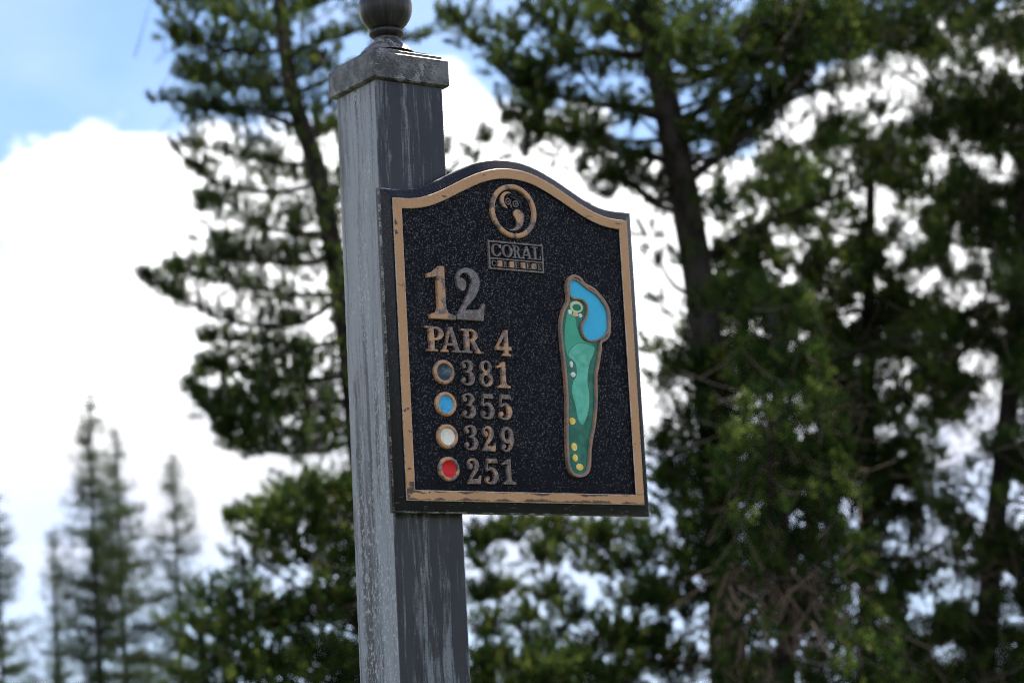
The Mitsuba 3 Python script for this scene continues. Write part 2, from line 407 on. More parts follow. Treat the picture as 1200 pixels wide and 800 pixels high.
def tube(points, radii, sides=7, n=0):
    p = np.asarray(points, float); r = np.broadcast_to(np.asarray(radii, float), (len(p),))
    t = np.gradient(p, axis=0); t /= np.linalg.norm(t, axis=1, keepdims=True) + 1e-12
    ref = np.array([0.13, 0.96, 0.22]) if abs(t.mean(0)[1]) < 0.8 else np.array([0.1, 0.1, 1.0])
    a = np.cross(t, ref); a /= np.linalg.norm(a, axis=1, keepdims=True) + 1e-12
    b = np.cross(t, a); ang = np.arange(sides) * 2 * np.pi / sides
    v = p[:, None] + r[:, None, None] * (np.cos(ang)[None, :, None] * a[:, None] + np.sin(ang)[None, :, None] * b[:, None])
    i, j = np.meshgrid(np.arange(len(p) - 1), np.arange(sides), indexing='ij')
    q = np.stack([i * sides + j, i * sides + (j + 1) % sides, (i + 1) * sides + (j + 1) % sides, (i + 1) * sides + j], -1).reshape(-1, 4)
    v = np.vstack([v.reshape(-1, 3), p[:1], p[-1:]])
    k = len(p) * sides; e = np.arange(sides)
    f = np.vstack([q[:, [0, 1, 2]], q[:, [0, 2, 3]], np.stack([e * 0 + k, (e + 1) % sides, e], 1), np.stack([e * 0 + k + 1, k - sides + e, k - sides + (e + 1) % sides], 1)])
    return trimesh.Trimesh(v, f, process=False)


# ------------------------------------------------------------------ ground
g = np.linspace(-1, 1, 61); g = np.sign(g) * np.abs(g) ** 3 * 2500
gx, gy = np.meshgrid(g, g, indexing='ij')
gz = (meshkit.fbm(np.stack([gx * 0.03, gy * 0.03, gx * 0], -1), 3, 2) - 0.5) * 0.5 * np.clip(np.hypot(gx, gy) / 10 - 0.5, 0, 1) - 0.02
gi = np.arange(61 * 61).reshape(61, 61)
gf = np.stack([gi[:-1, :-1], gi[1:, :-1], gi[1:, 1:], gi[:-1, 1:]], -1).reshape(-1, 4)
add('ground', (np.stack([gx, gy, gz], -1).reshape(-1, 3), gf), 'mat_grass', True)
labels['ground'] = {'label': 'mown grass ground around the sign post', 'kind': 'structure'}

# ------------------------------------------------------------------ the post
ZB = 1.55 + 0.4973                                     # height of the sign's centre


def rings(profile_square, close=True):
    """square rings [(half side, z), ...] as one mesh, with the corners a little rounded"""
    out = []
    for hs, z, rc in profile_square:
        c = []
        for k, (sx, sy) in enumerate(((1, 1), (-1, 1), (-1, -1), (1, -1))):
            for a in np.linspace(0, math.pi / 2, 5):
                an = a + k * math.pi / 2
                c.append((sx * (hs - rc) + rc * math.cos(an), sy * (hs - rc) + rc * math.sin(an), z))
        out.append(c)
    v = np.array(out); m, k = v.shape[:2]
    i, j = np.meshgrid(np.arange(m - 1), np.arange(k), indexing='ij')
    f = np.stack([i * k + j, i * k + (j + 1) % k, (i + 1) * k + (j + 1) % k, (i + 1) * k + j], -1).reshape(-1, 4)
    f = np.vstack([f[:, [0, 1, 2]], f[:, [0, 2, 3]]])
    e = np.arange(1, k - 1)
    f = np.vstack([f, np.stack([e * 0, e + 1, e], 1), np.stack([e * 0 + (m - 1) * k, e + (m - 1) * k, e + 1 + (m - 1) * k], 1)])
    return trimesh.Trimesh(v.reshape(-1, 3), f, process=False)


def on_post(px, py, off=0.0):
    """height of this place of the photograph on the post's front corner"""
    d = ray(px, py); c = PC - EYE
    s = np.linalg.norm(c[:2]) / np.linalg.norm(d[:2])
    return EYE[2] + d[2] * s


h = POST_A / 2
z_cap0 = on_post(440.7, 92.0); z_cap1 = on_post(437.5, 60.5)
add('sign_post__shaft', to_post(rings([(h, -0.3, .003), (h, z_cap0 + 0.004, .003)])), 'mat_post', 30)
o = 0.0068
add('sign_post__cap', to_post(rings([(h + 0.001, z_cap0 - 0.0012, .003), (h + o - .0015, z_cap0, .003), (h + o, z_cap0 + .0015, .003), (h + o, z_cap1 - .0018, .003), (h + o - .0022, z_cap1, .003),
                                      (h + o - .0055, z_cap1 + .0003, .003), (h + o - .0058, z_cap1 + .0045, .003), (h + o - .0075, z_cap1 + .0058, .003), (h * .80, z_cap1 + .0072, .003),
                                      (h * .795, z_cap1 + .0100, .003), (h * .62, z_cap1 + .0118, .003)])), 'mat_cap', 35)
d_ = ray(450.4, 10.0); z_ball = EYE[2] + d_[2] * np.linalg.norm((PM - EYE)[:2]) / np.linalg.norm(d_[:2])
zt = z_ball - .0510
prof = [(.0350, -.0100), (.0330, -.0075), (.0290, -.0030), (.0240, .0010), (.0195, .0045), (.0165, .0075), (.0152, .0102), (.0150, .0130)]
neck = trimesh.creation.revolve(np.array([(0.0, -.0100)] + prof + [(0.0, .0132)]), sections=48); neck.apply_translation([0, 0, zt])
add('sign_post__finial', to_post(neck), 'mat_cap', 30)
prof = [(.0, .0118), (.0154, .0118), (.0168, .0126), (.0196, .0142), (.0213, .0164), (.0218, .0184), (.0213, .0204), (.0192, .0221), (.0170, .0230), (.0166, .0262), (.0, .0262)]
ringm = trimesh.creation.revolve(np.array(prof), sections=48); ringm.apply_translation([0, 0, zt])
add('sign_post__finial__collar', to_post(ringm), 'mat_finial', 30)
ball = trimesh.creation.icosphere(4, 0.0333); ball.apply_translation([0, 0, z_ball])
add('sign_post__finial__ball', to_post(ball), 'mat_finial', True)
labels['sign_post'] = {'label': 'square black metal post with chalky white weathering, stepped cap and ball finial', 'category': 'post'}
labels['sign_post__finial__ball'] = {'label': 'dark smooth ball on top of the post'}

# ------------------------------------------------------------------ the sign
crest = [(0, 231), (14, 230.3), (26, 228.4), (37, 225.6), (50, 221.0), (62, 215.8), (75, 209.6), (87, 203.4), (100, 196.8), (112, 191.2), (124, 186.6), (137, 183.0), (152, 180.9), (172.7, 180.3)]
cr = spline(crest, 5)
right = cr
OUT = np.vstack([right, [[172.7, -180.3], [-172.7, -180.3]], (right * [-1, 1])[::-1][:-1]])[::-1]   # counter-clockwise reversed below
if Polygon(OUT).exterior.is_ccw is False:
    OUT = OUT[::-1]


def offset(d):                                         # mitred per vertex, outwards for d > 0
    a, b, c = np.roll(OUT, 1, 0), OUT, np.roll(OUT, -1, 0)
    e1 = (b - a) / np.linalg.norm(b - a, axis=1, keepdims=True); e2 = (c - b) / np.linalg.norm(c - b, axis=1, keepdims=True)
    n1, n2 = np.stack([e1[:, 1], -e1[:, 0]], 1), np.stack([e2[:, 1], -e2[:, 0]], 1)
    m = n1 + n2; m /= np.linalg.norm(m, axis=1, keepdims=True)
    return b + m * (d / np.maximum((m * n1).sum(1), .3))[:, None]


def strip(profile, cap0=False, cap1=False):
    """sweeps (offset, z) round the outline"""
    v = np.array([np.hstack([offset(d), np.full((len(OUT), 1), z)]) for d, z in profile]); m, k = v.shape[:2]
    i, j = np.meshgrid(np.arange(m - 1), np.arange(k), indexing='ij')
    q = np.stack([i * k + j, i * k + (j + 1) % k, (i + 1) * k + (j + 1) % k, (i + 1) * k + j], -1).reshape(-1, 4)
    parts = [trimesh.Trimesh(v.reshape(-1, 3), np.vstack([q[:, [0, 1, 2]], q[:, [0, 2, 3]]]), process=False)]
    for on, r in ((cap0, 0), (cap1, m - 1)):
        if on:
            vv, ff = trimesh.creation.triangulate_polygon(Polygon(v[r][:, :2]), engine='earcut')
            vv = np.hstack([vv, np.full((len(vv), 1), v[r][0, 2])])
            parts.append(trimesh.Trimesh(vv, ff if r else ff[:, ::-1], process=False))
    return trimesh.util.concatenate(parts)


S = 'hole_sign__'
add(S + 'plate', to_sign(strip([(12.6, -17), (13.2, -16.2), (13.2, -10.6), (12.7, -9.8), (11.8, -9.3), (1.2, -4.2), (0.2, -3.9), (-0.5, -3.9)], cap0=True)), 'mat_rim', 28)
add(S + 'plate__edge', to_sign(strip([(13.25, -11.6), (13.3, -10.9), (13.1, -10.1), (12.7, -9.6), (12.2, -9.3), (11.5, -9.05)])), 'mat_worn_edge', True)
labels[S + 'plate'] = {'label': 'black bevelled rim and back of the sign'}
add(S + 'border', to_sign(strip([(-0.4, -0.35), (-0.6, -0.15), (-1.2, 0), (-11.3, 0), (-11.9, -0.15), (-12.1, -0.35)])), 'mat_border', 28)
for ed in ([(0.1, -0.95), (-0.05, -0.45), (-0.45, -0.08), (-1.0, 0.06)], [(-11.5, 0.06), (-12.05, -0.08), (-12.45, -0.45), (-12.6, -0.95)]):
    add(numbered(S + 'border__edge'), to_sign(strip(ed)), 'mat_worn_lip', True)
for wl_ in ([(0, -4.4), (0.04, -0.9)], [(-12.54, -0.9), (-12.5, -4.4)]):
    add(numbered(S + 'border__wall'), to_sign(strip(wl_)), 'mat_rim')
labels[S + 'border'] = {'label': 'raised tan bronze border with worn brown patches'}
fld = strip([(-12.3, -4.4), (-12.3, -4.0)], cap1=True)
add(S + 'panel', to_sign(fld), 'mat_black')
labels[S + 'panel'] = {'label': 'black stippled panel inside the bronze border'}
ZF = -4.0

for (x0, y0, x1, y1) in ((-176, 60, -150, 110), (-176, -150, -150, -60)):
    br = trimesh.creation.box([x1 - x0, y1 - y0, 12.6]); br.apply_translation([(x0 + x1) / 2, (y0 + y1) / 2, -17 - 6.4])
    add(numbered(S + 'spacer'), to_sign(br), 'mat_bracket')

TEXT = [('1', -129.8, 37.0, -92.4, 101.5, 'bronze_bright', 'numeral', 'tan bronze numeral 1 of the hole number'),
        ('2', -90.4, 38.0, -49.6, 102.0, 'grey_metal', 'numeral', 'bare grey numeral 2 of the hole number'),
        ('P', -135.3, -2.4, -110.3, 27.6, 'bronze_worn', 'letter', None), ('A', -114.2, -2.3, -86.0, 28.2, 'bronze_worn', 'letter', None), ('R', -85.2, -2.0, -54.8, 27.3, 'bronze_worn', 'letter', None),
        ('4', -36.2, -3.0, -14.0, 28.8, 'bronze_bright', 'numeral', None),
        ('3', -87.6, -41.4, -68.8, -10.6, 'bronze_dull', 'numeral', None), ('8', -61.6, -41.8, -42.8, -9.8, 'bronze_dull', 'numeral', None), ('1', -36.6, -42.2, -18.0, -10.6, 'bronze_bright', 'numeral', None),
        ('3', -88.4, -81.0, -69.8, -50.6, 'bronze_dull', 'numeral', None), ('5', -62.0, -81.0, -43.2, -50.4, 'bronze_dull', 'numeral', None), ('5', -36.4, -81.0, -17.8, -50.2, 'bronze_worn', 'numeral', None),
        ('3', -87.6, -119.2, -68.8, -89.0, 'bronze_dull', 'numeral', None), ('2', -62.0, -119.4, -43.6, -89.2, 'bronze_worn', 'numeral', None), ('9', -36.0, -119.6, -17.8, -89.2, 'bronze_dull', 'numeral', None),
        ('2', -85.8, -159.0, -67.0, -128.2, 'bronze_dull', 'numeral', None), ('5', -61.2, -159.0, -42.4, -128.2, 'bronze_dull', 'numeral', None), ('1', -36.4, -158.8, -17.8, -128.2, 'bronze_dull', 'numeral', None)]
for ch, x0, y0, x1, y1, mat, kind, lab in TEXT:
    big = y1 - y0 > 50
    k = add(numbered(S + kind), to_sign(emboss(glyph(ch, x0, y0, x1, y1), ZF - .3, 1.0 if big else 0.3, 1.0 if big else 0.8)), 'mat_' + mat)
    if lab:
        labels[k] = {'label': lab}

for (cx, cy, mat, lab) in ((-111.7, -26.6, 'enamel_slate', 'round marker with dull slate blue centre'), (-111.3, -64.9, 'enamel_blue', 'round marker with bright blue centre'),
                           (-111.3, -103.5, 'enamel_white', 'round marker with white centre'), (-111.4, -142.1, 'enamel_red', 'round marker with red centre')):
    k = numbered(S + 'tee_disc')
    pr = np.array([(10.3, ZF - .3), (10.1, -1.4), (10.3, -.5), (10.7, 0.0), (11.3, .3), (12.6, .35), (13.6, 0), (14.5, -.9), (14.8, ZF - .3)])
    rg = trimesh.creation.revolve(np.vstack([pr, pr[:1]]), sections=56); rg.apply_translation([cx, cy, 0])
    add(k, to_sign(rg), 'mat_bronze_bright' if cy > -120 else 'mat_bronze_worn', 30)
    labels[k] = {'label': lab}
    th = np.linspace(0, 1, 9)
    en = trimesh.creation.revolve(np.vstack([np.stack([th * 10.4, -2.5 + 0.9 * th ** 3], 1), [[10.4, ZF - .3]]]), sections=40); en.apply_translation([cx, cy, 0])
    add(k + '__enamel', to_sign(en), 'mat_' + mat, 30)

# emblem
E_ = S + 'emblem'
pr = np.array([(27.6, ZF - .3), (28.0, -.9), (28.7, -.2), (30, 0.1), (31.8, 0.1), (33.1, -.3), (33.8, -1.0), (34.0, ZF - .3)])
rg = trimesh.creation.revolve(np.vstack([pr, pr[:1]]), sections=72); rg.apply_translation([0.9, 178.2, 0])
add(E_, to_sign(rg), 'mat_bronze_bright', 30)
labels[E_] = {'label': 'round bronze emblem ring with a curled figure inside'}
crescent = brush([(-2.5, 201.3, .5), (-8, 200.6, 1.4), (-13.2, 197.2, 2.2), (-15.2, 191.2, 2.6), (-13.6, 185.6, 2.2), (-9.2, 182.2, 1.0)])
add(E_ + '__crescent', to_sign(emboss(crescent, ZF - .3, -.6, .6)), 'mat_bronze_bright')
brow = unary_union([brush([(-2.5, 196.6, .8), (2.2, 195.6, 1.5), (7.5, 193.4, 1.7), (11.8, 189.4, 1.2), (12.2, 184.0, .9)]), brush([(-8, 196.2, .7), (-4, 199.5, .8), (3, 199.2, .7), (10, 195.6, .6), (13.6, 190.2, .5)])])
add(E_ + '__brow', to_sign(emboss(brow, ZF - .3, -1.0, .5)), 'mat_rim')
for cx, cy in ((-6.4, 190.0), (4.6, 187.8)):
    add(numbered(E_ + '__eye'), to_sign(emboss(unary_union([Point(cx, cy).buffer(4.3).difference(Point(cx, cy).buffer(2.7)), Point(cx + .3, cy - .2).buffer(1.2)]), ZF - .3, -1.0, .5)), 'mat_grey_metal')
add(E_ + '__beak', to_sign(emboss(P((-3.6, 186.6), (-.6, 186.2), (-2.0, 181.6)), ZF - .3, -1.0, .4)), 'mat_bronze_dull')
comma_pts = [(4.9, 181.5), (11.5, 180.4), (16.3, 175.2), (15.9, 167.1), (11.2, 158.6), (3.6, 154.0), (-4.5, 152.8), (-8.2, 155.2), (-1.5, 156.6), (2.9, 161.0), (2.6, 167.8), (-1.0, 173.7), (0.2, 178.6)]
comma = Polygon(spline(comma_pts, 6, True)).buffer(0)
add(E_ + '__tail', to_sign(emboss(comma.buffer(-1.0), ZF - .3, -.5, .5)), 'mat_bronze_bright')
add(E_ + '__tail_edge', to_sign(emboss(comma.buffer(0.5).difference(comma.buffer(-.9)), ZF - .3, -.9, .5)), 'mat_rim')

# name plate
NPL = S + 'name_plate'
frame = box(-39.6, 103.4, 41.3, 138.9).difference(box(-37.4, 105.4, 39.2, 115.9)).difference(box(-37.4, 117.6, 39.2, 136.9))
add(NPL, to_sign(emboss(frame, ZF - .3, -.5, .5)), 'mat_grey_metal')
labels[NPL] = {'label': 'grey framed name plate with two lines of raised lettering'}
for ch, x0, x1 in (('C', -35.6, -20.6), ('O', -19.8, -4.0), ('R', -4.4, 9.2), ('A', 8.2, 25.2), ('L', 25.0, 37.6)):
    add(numbered(NPL + '__letter'), to_sign(emboss(glyph(ch, x0, 119.4, x1, 135.4), ZF - .3, -.5, .5)), 'mat_grey_metal')
for i, ch in enumerate('CREEK'):
    x = -34.6 + i * 16.9
    add(numbered(NPL + '__letter'), to_sign(emboss(glyph(ch, x - .6, 107.2, x + 5.2, 114.6), ZF - .3, -1.2, .3)), 'mat_grey_metal')
for x in (-23.4, -5.9, 10.6, 27.0):
    add(numbered(NPL + '__stud'), to_sign(emboss(box(x - 2.9, 107.6, x + 2.9, 114.4).buffer(.4), ZF - .3, -.6, .6)), 'mat_bronze_bright')

# hole map
HM = S + 'hole_map'
oA = [(84.5, 104.4), (92.0, 103.4), (97.2, 100.0), (101.6, 95.2), (114.4, 89.9), (124.1, 82.0), (132.3, 72.7), (137.0, 61.8), (137.4, 47.2), (135.0, 31.6), (129.2, 24.6), (121.8, 20.6)]
oB = [(121.3, 14.5), (119.4, 6.7), (115.7, -7.4), (111.4, -23.6), (109.9, -50.8), (105.0, -80.4), (98.9, -100.8), (95.5, -116.4), (93.5, -132.3), (88.2, -143.7), (76.2, -147.9), (64.5, -144.3), (59.0, -133.4),
      (58.6, -115.4), (59.4, -93.1), (61.2, -72.1), (62.4, -48.2), (62.2, -19.0), (60.9, 0.8)]
oL = [(59.6, 18.5), (59.2, 34.5), (61.1, 47.6), (65.6, 59.9), (71.6, 68.4), (73.0, 77.3), (72.6, 87.2), (74.8, 96.2), (79.0, 101.8)]
outline = Polygon(spline(oA + oB + oL, 4, True)).buffer(0)
wat = Polygon(spline([(79.7, 95.9), (87.1, 97.8), (95.6, 93.6), (105.4, 87.3), (117.2, 81.4), (125.6, 72.6), (131.8, 62.8), (132.8, 48.2), (131.0, 36.0), (123.2, 28.6), (111.0, 23.9), (102.1, 23.4), (95.3, 29.1), (93.0, 37.4),
                      (95.6, 43.6), (101.3, 51.2), (104.1, 59.8), (102.5, 68.2), (97.1, 74.0), (89.9, 75.3), (81.2, 75.8), (78.0, 81.0)], 4, True)).buffer(0)
inner = outline.buffer(-3.4)
wat = wat.intersection(outline.buffer(-2.8))
dam = wat.buffer(2.0).intersection(outline)
ridge = unary_union([outline.difference(inner), dam]).difference(wat)
land = inner.difference(dam)
add(HM, to_sign(emboss(ridge.buffer(.2), ZF - .3, 1.4, 1.1)), 'mat_ridge')
labels[HM] = {'label': 'raised bronze outline of the hole map with enamel inside'}


def slab(shape, z0, z1, bev=.3):
    return to_sign(emboss(shape, z0, z1, bev))


add(HM + '__water', slab(wat.buffer(.2), ZF - .3, -1.8, .1), 'mat_water'); labels[HM + '__water'] = {'label': 'bright blue enamel lake at the head of the map'}
add(HM + '__rough', slab(land.buffer(.2), ZF - .3, -2.2, .1), 'mat_rough_green')
mid = Polygon(spline([(74.3, 56.5), (84.6, 50.4), (86.4, 39.4), (93.4, 24.0), (108.7, 18.9), (102.6, 9.0), (74.0, -2.7), (67.4, 14.4), (66.9, 26.4), (69.0, 40.5)], 4, True)).buffer(0).intersection(land)
mint = Polygon(spline([(70.8, 3.6), (86.3, 18.1), (109.0, 16.6), (110.7, 9.6), (102.0, -6.8), (97.5, -28.7), (99.0, -46.7), (96.2, -64.9), (91.3, -76.3), (86.0, -82.8), (80.3, -76.7), (76.9, -58.8), (73.2, -43.3), (76.0, -30.4), (81.8, -21.1), (81.1, -6.6)], 4, True)).buffer(0).intersection(land)
tee_ground = Polygon(spline([(67, -95), (74, -99), (86, -101), (88, -116), (84, -133), (76, -140), (68, -136), (66, -118)], 4, True)).buffer(0).intersection(land)
add(HM + '__approach', slab(mid.difference(mint.buffer(.6)), ZF, -1.8), 'mat_mid_green'); labels[HM + '__approach'] = {'label': 'mid green enamel strip below the putting green'}
add(HM + '__fairway', slab(mint, ZF, -1.6), 'mat_mint'); labels[HM + '__fairway'] = {'label': 'pale mint green enamel fairway'}
add(HM + '__tee_ground', slab(tee_ground, ZF, -2.0), 'mat_rough_green')
collar = ell(86.9, 64.2, 10.0, 7.5)
hole = ell(87.6, 63.5, 6.6, 4.3)
add(HM + '__green_collar', slab(collar.difference(hole), ZF, -0.9, .4), 'mat_cream'); labels[HM + '__green_collar'] = {'label': 'cream ring round the putting green'}
add(HM + '__putting_green', slab(hole.buffer(.1), ZF, -1.5, .2), 'mat_putting_green'); labels[HM + '__putting_green'] = {'label': 'dark green oval putting green'}
for cx, cy, rx, ry, mat in ((77.0, 57.2, 3.3, 3.2, 'sand_white'), (85.0, 54.6, 4.2, 2.8, 'sand_tan'), (92.6, 53.6, 2.9, 2.7, 'sand_white'), (74.6, -8.2, 2.6, 4.2, 'sand_white'), (76.4, -21.0, 3.8, 3.2, 'sand_white')):
    add(numbered(HM + '__bunker'), slab(ell(cx, cy, rx, ry), ZF, -.9, .8), 'mat_' + mat)
for cx, cy, rx, ry in ((70.9, -78.8, 4.7, 4.4), (71.4, -110.6, 4.5, 4.9), (72.2, -124.0, 4.0, 4.5), (78.0, -135.2, 5.4, 4.2)):
    add(numbered(HM + '__tee_marker'), slab(ell(cx, cy, rx, ry), ZF, -.7, 1.0), 'mat_tee_yellow')
labels['hole_sign'] = {'label': 'black golf hole sign with tan border and raised lettering, fixed to the post', 'category': 'sign'}


# ------------------------------------------------------------------ trees
def tuft_mesh(pos, axis, size, col, blades, rng, width=0.075):
    """brushes of needles: every tuft is a bundle of thin flat blades about its axis"""
    n = len(pos)
    ax = axis / np.linalg.norm(axis, axis=1, keepdims=True)
    A = np.repeat(ax, blades, 0); Pp = np.repeat(pos, blades, 0); Sz = np.repeat(size, blades)
    k = n * blades
    rnd = rng.normal(size=(k, 3)); rnd -= (rnd * A).sum(1, keepdims=True) * A; rnd /= np.linalg.norm(rnd, axis=1, keepdims=True) + 1e-9
    along = rng.uniform(-0.62, 0.55, k)
    d = A * rng.uniform(0.25, 1.1, k)[:, None] + rnd * rng.uniform(0.6, 1.0, k)[:, None]; d /= np.linalg.norm(d, axis=1, keepdims=True)
    b = Pp + A * (along * Sz)[:, None]
    ln = Sz * rng.uniform(0.34, 0.56, k)
    side = np.cross(d, rng.normal(size=(k, 3))); side /= np.linalg.norm(side, axis=1, keepdims=True) + 1e-9
    w = (Sz * width * rng.uniform(.7, 1.3, k))[:, None]
    v = np.stack([b, b + d * ln[:, None] * .45 + side * w, b + d * ln[:, None], b + d * ln[:, None] * .45 - side * w], 1)
    f = np.arange(k)[:, None] * 4 + np.array([[0, 1, 2, 0, 2, 3]])
    c = np.clip(np.repeat(np.repeat(col, blades, 0) * rng.uniform(.8, 1.25, (k, 1)), 4, 0), 0, 1)
    return v.reshape(-1, 3), f.reshape(-1, 3), c


GREENS = np.array([(0.022, 0.041, 0.012), (0.030, 0.054, 0.014), (0.045, 0.073, 0.018), (0.068, 0.096, 0.025), (0.017, 0.033, 0.013)])


class Tree:
    def __init__(self, key, trunk_px, y, label, seed, group=None, bark='mat_bark', greens=None, category='tree'):
        self.key = numbered(key); self.y = y; self.rng = np.random.default_rng(seed)
        p = np.array(trunk_px, float); s = spline(p, 6)
        pts = np.array([at(a, b, y) for a, b, _ in s]); rad = s[:, 2] / 2 * y / F
        order = np.argsort(pts[:, 2]); pts, rad = pts[order], rad[order]
        low = pts[0].copy(); steps = np.linspace(0, 1, 7)[:-1]
        slope = (pts[3] - pts[0]) / max(pts[3][2] - pts[0][2], .1)
        foot = low - slope * (low[2] + .1) * .6; foot[2] = -.1
        root = np.array([foot * (1 - t) + low * t for t in steps]); rr = rad[0] * (1.25 - .25 * steps)
        self.pts = np.vstack([root, pts]); self.rad = np.concatenate([rr, rad])
        wob = (meshkit.noise(self.pts * 1.3, seed) - .5) * .12
        self.pts[:, 1] += wob
        add(self.key + '__trunk', tube(self.pts, self.rad, 14), bark, True)
        labels[self.key] = {'label': label, 'category': category, **({'group': group} if group else {})}
        self.tp, self.ta, self.ts, self.tc, self.twigs = [], [], [], [], []
        self.greens = GREENS if greens is None else np.array(greens)

    def trunk_at(self, z):
        return np.array([np.interp(z, self.pts[:, 2], self.pts[:, i]) for i in range(3)])

    def branch(self, px, dz=0.0, thick=.045, start=0.0):
        """a limb along pixels seen in the photograph, its tip dz metres behind the trunk's plane"""
        s = spline(np.array(px, float), 6); t = np.linspace(0, 1, len(s))
        pts = np.array([at(a, b, self.y + dz * (start + (1 - start) * q)) for (a, b), q in zip(s, t)])
        add(numbered(self.key + '__branch'), tube(pts, thick * (1 - .82 * t), 6), self.bk if hasattr(self, 'bk') else 'mat_bark', True)
        return pts

    def tufts(self, pos, axis, size, bright=0.0):
        r = self.rng; n = len(pos)
        c = self.greens[r.integers(0, len(self.greens), n)] * r.uniform(.75, 1.3, (n, 1)) * (1 + bright)
        self.tp.append(pos); self.ta.append(axis); self.ts.append(np.broadcast_to(size, (n,)) * r.uniform(.5, .95, n)); self.tc.append(c)

    def along(self, pts, r0, r1, n, size, start=.25, lift=.8):
        """foliage along a limb, radii in metres from its start to its tip"""
        r = self.rng; n = max(4, int(n * 1.3)); t = start + (1 - start) * r.uniform(0, 1, n) ** .8
        i = t * (len(pts) - 1); a = np.floor(i).astype(int).clip(0, len(pts) - 2); q = (i - a)[:, None]
        c = pts[a] * (1 - q) + pts[a + 1] * q; d = pts[a + 1] - pts[a]; d /= np.linalg.norm(d, axis=1, keepdims=True)
        rad = (r0 + (r1 - r0) * t)[:, None]
        o = r.normal(size=(n, 3)); o /= np.linalg.norm(o, axis=1, keepdims=True); o *= r.uniform(0, 1, (n, 1)) ** .5
        o[:, 2] = o[:, 2] * .65 + .25
        self.tufts(c + o * rad, d * .5 + o * .7 + np.array([0, 0, lift]), size)
        for k in range(0, n, 2):
            self.twigs.append((c[k], (c + o * rad)[k]))

    def cluster(self, px, py, r_px, n, size, dz=None, bright=0.0):
        r = self.rng; dz = r.uniform(-1.3, 1.3) if dz is None else dz
        c = at(px, py, self.y + dz); R = 1.22 * r_px * (self.y + dz) / F; n = max(3, int(n * (1.65 if py < 400 else 2.9)))
        o = r.normal(size=(n, 3)) * .56
        o *= np.array([1, 1.4, .68])
        self.tufts(c + o * R, o * .9 + np.array([0, 0, .75]), size, bright)
        base = c - np.array([0, 0, .35 * R])
        for k in range(0, n, 5):
            self.twigs.append((base + o[k] * R * .3, c[None][0] + o[k] * R))
        return c

    def scatter(self, pos, size, bright):
        r = self.rng; n = len(pos)
        ax = r.normal(size=(n, 3)) * .55 + np.array([0, 0, .8])
        self.tp.append(pos); self.ta.append(ax); self.ts.append(size * r.uniform(.5, .95, n))
        self.tc.append(self.greens[r.integers(0, len(self.greens), n)] * (r.uniform(.75, 1.3, n) * (1 + bright))[:, None])
        for k in range(0, n, 5):
            self.twigs.append((pos[k] - r.normal(size=3) * .2 - [0, 0, .1], pos[k]))

    def limb(self, c, thick=.035):
        """a limb from the trunk up to the foliage round the point c"""
        d = np.hypot(*(c - self.trunk_at(c[2]))[:2]); s = self.trunk_at(c[2] - .12 - .22 * d)
        m = (s + c) / 2 + np.array([0, 0, -.10 * d]) + self.rng.normal(size=3) * .06 * d
        pts = spline(np.array([s, m, c]), 5); t = np.linspace(0, 1, len(pts))
        add(numbered(self.key + '__branch'), tube(pts, thick * (1 - .75 * t), 6), 'mat_bark', True)

    def finish(self, blades=34, width=.062, twig_r=.007):
        pos, ax, sz, col = (np.concatenate(x) for x in (self.tp, self.ta, self.ts, self.tc))
        v, f, c = tuft_mesh(pos, ax, sz, col, blades, self.rng, width)
        add(self.key + '__crown', (v, f), 'mat_needles', False, c)
        if self.twigs:
            vs, fs, k = [], [], 0
            for a, b in self.twigs:
                m = tube(np.array([a, (a + b) / 2 + [0, 0, -.02], b]), [twig_r, twig_r * .8, twig_r * .4], 3)
                vs.append(m.vertices); fs.append(m.faces + k); k += len(m.vertices)
            add(self.key + '__twigs', (np.vstack(vs), np.vstack(fs)), 'mat_twig')
            labels[self.key + '__twigs'] = {'kind': 'stuff'}


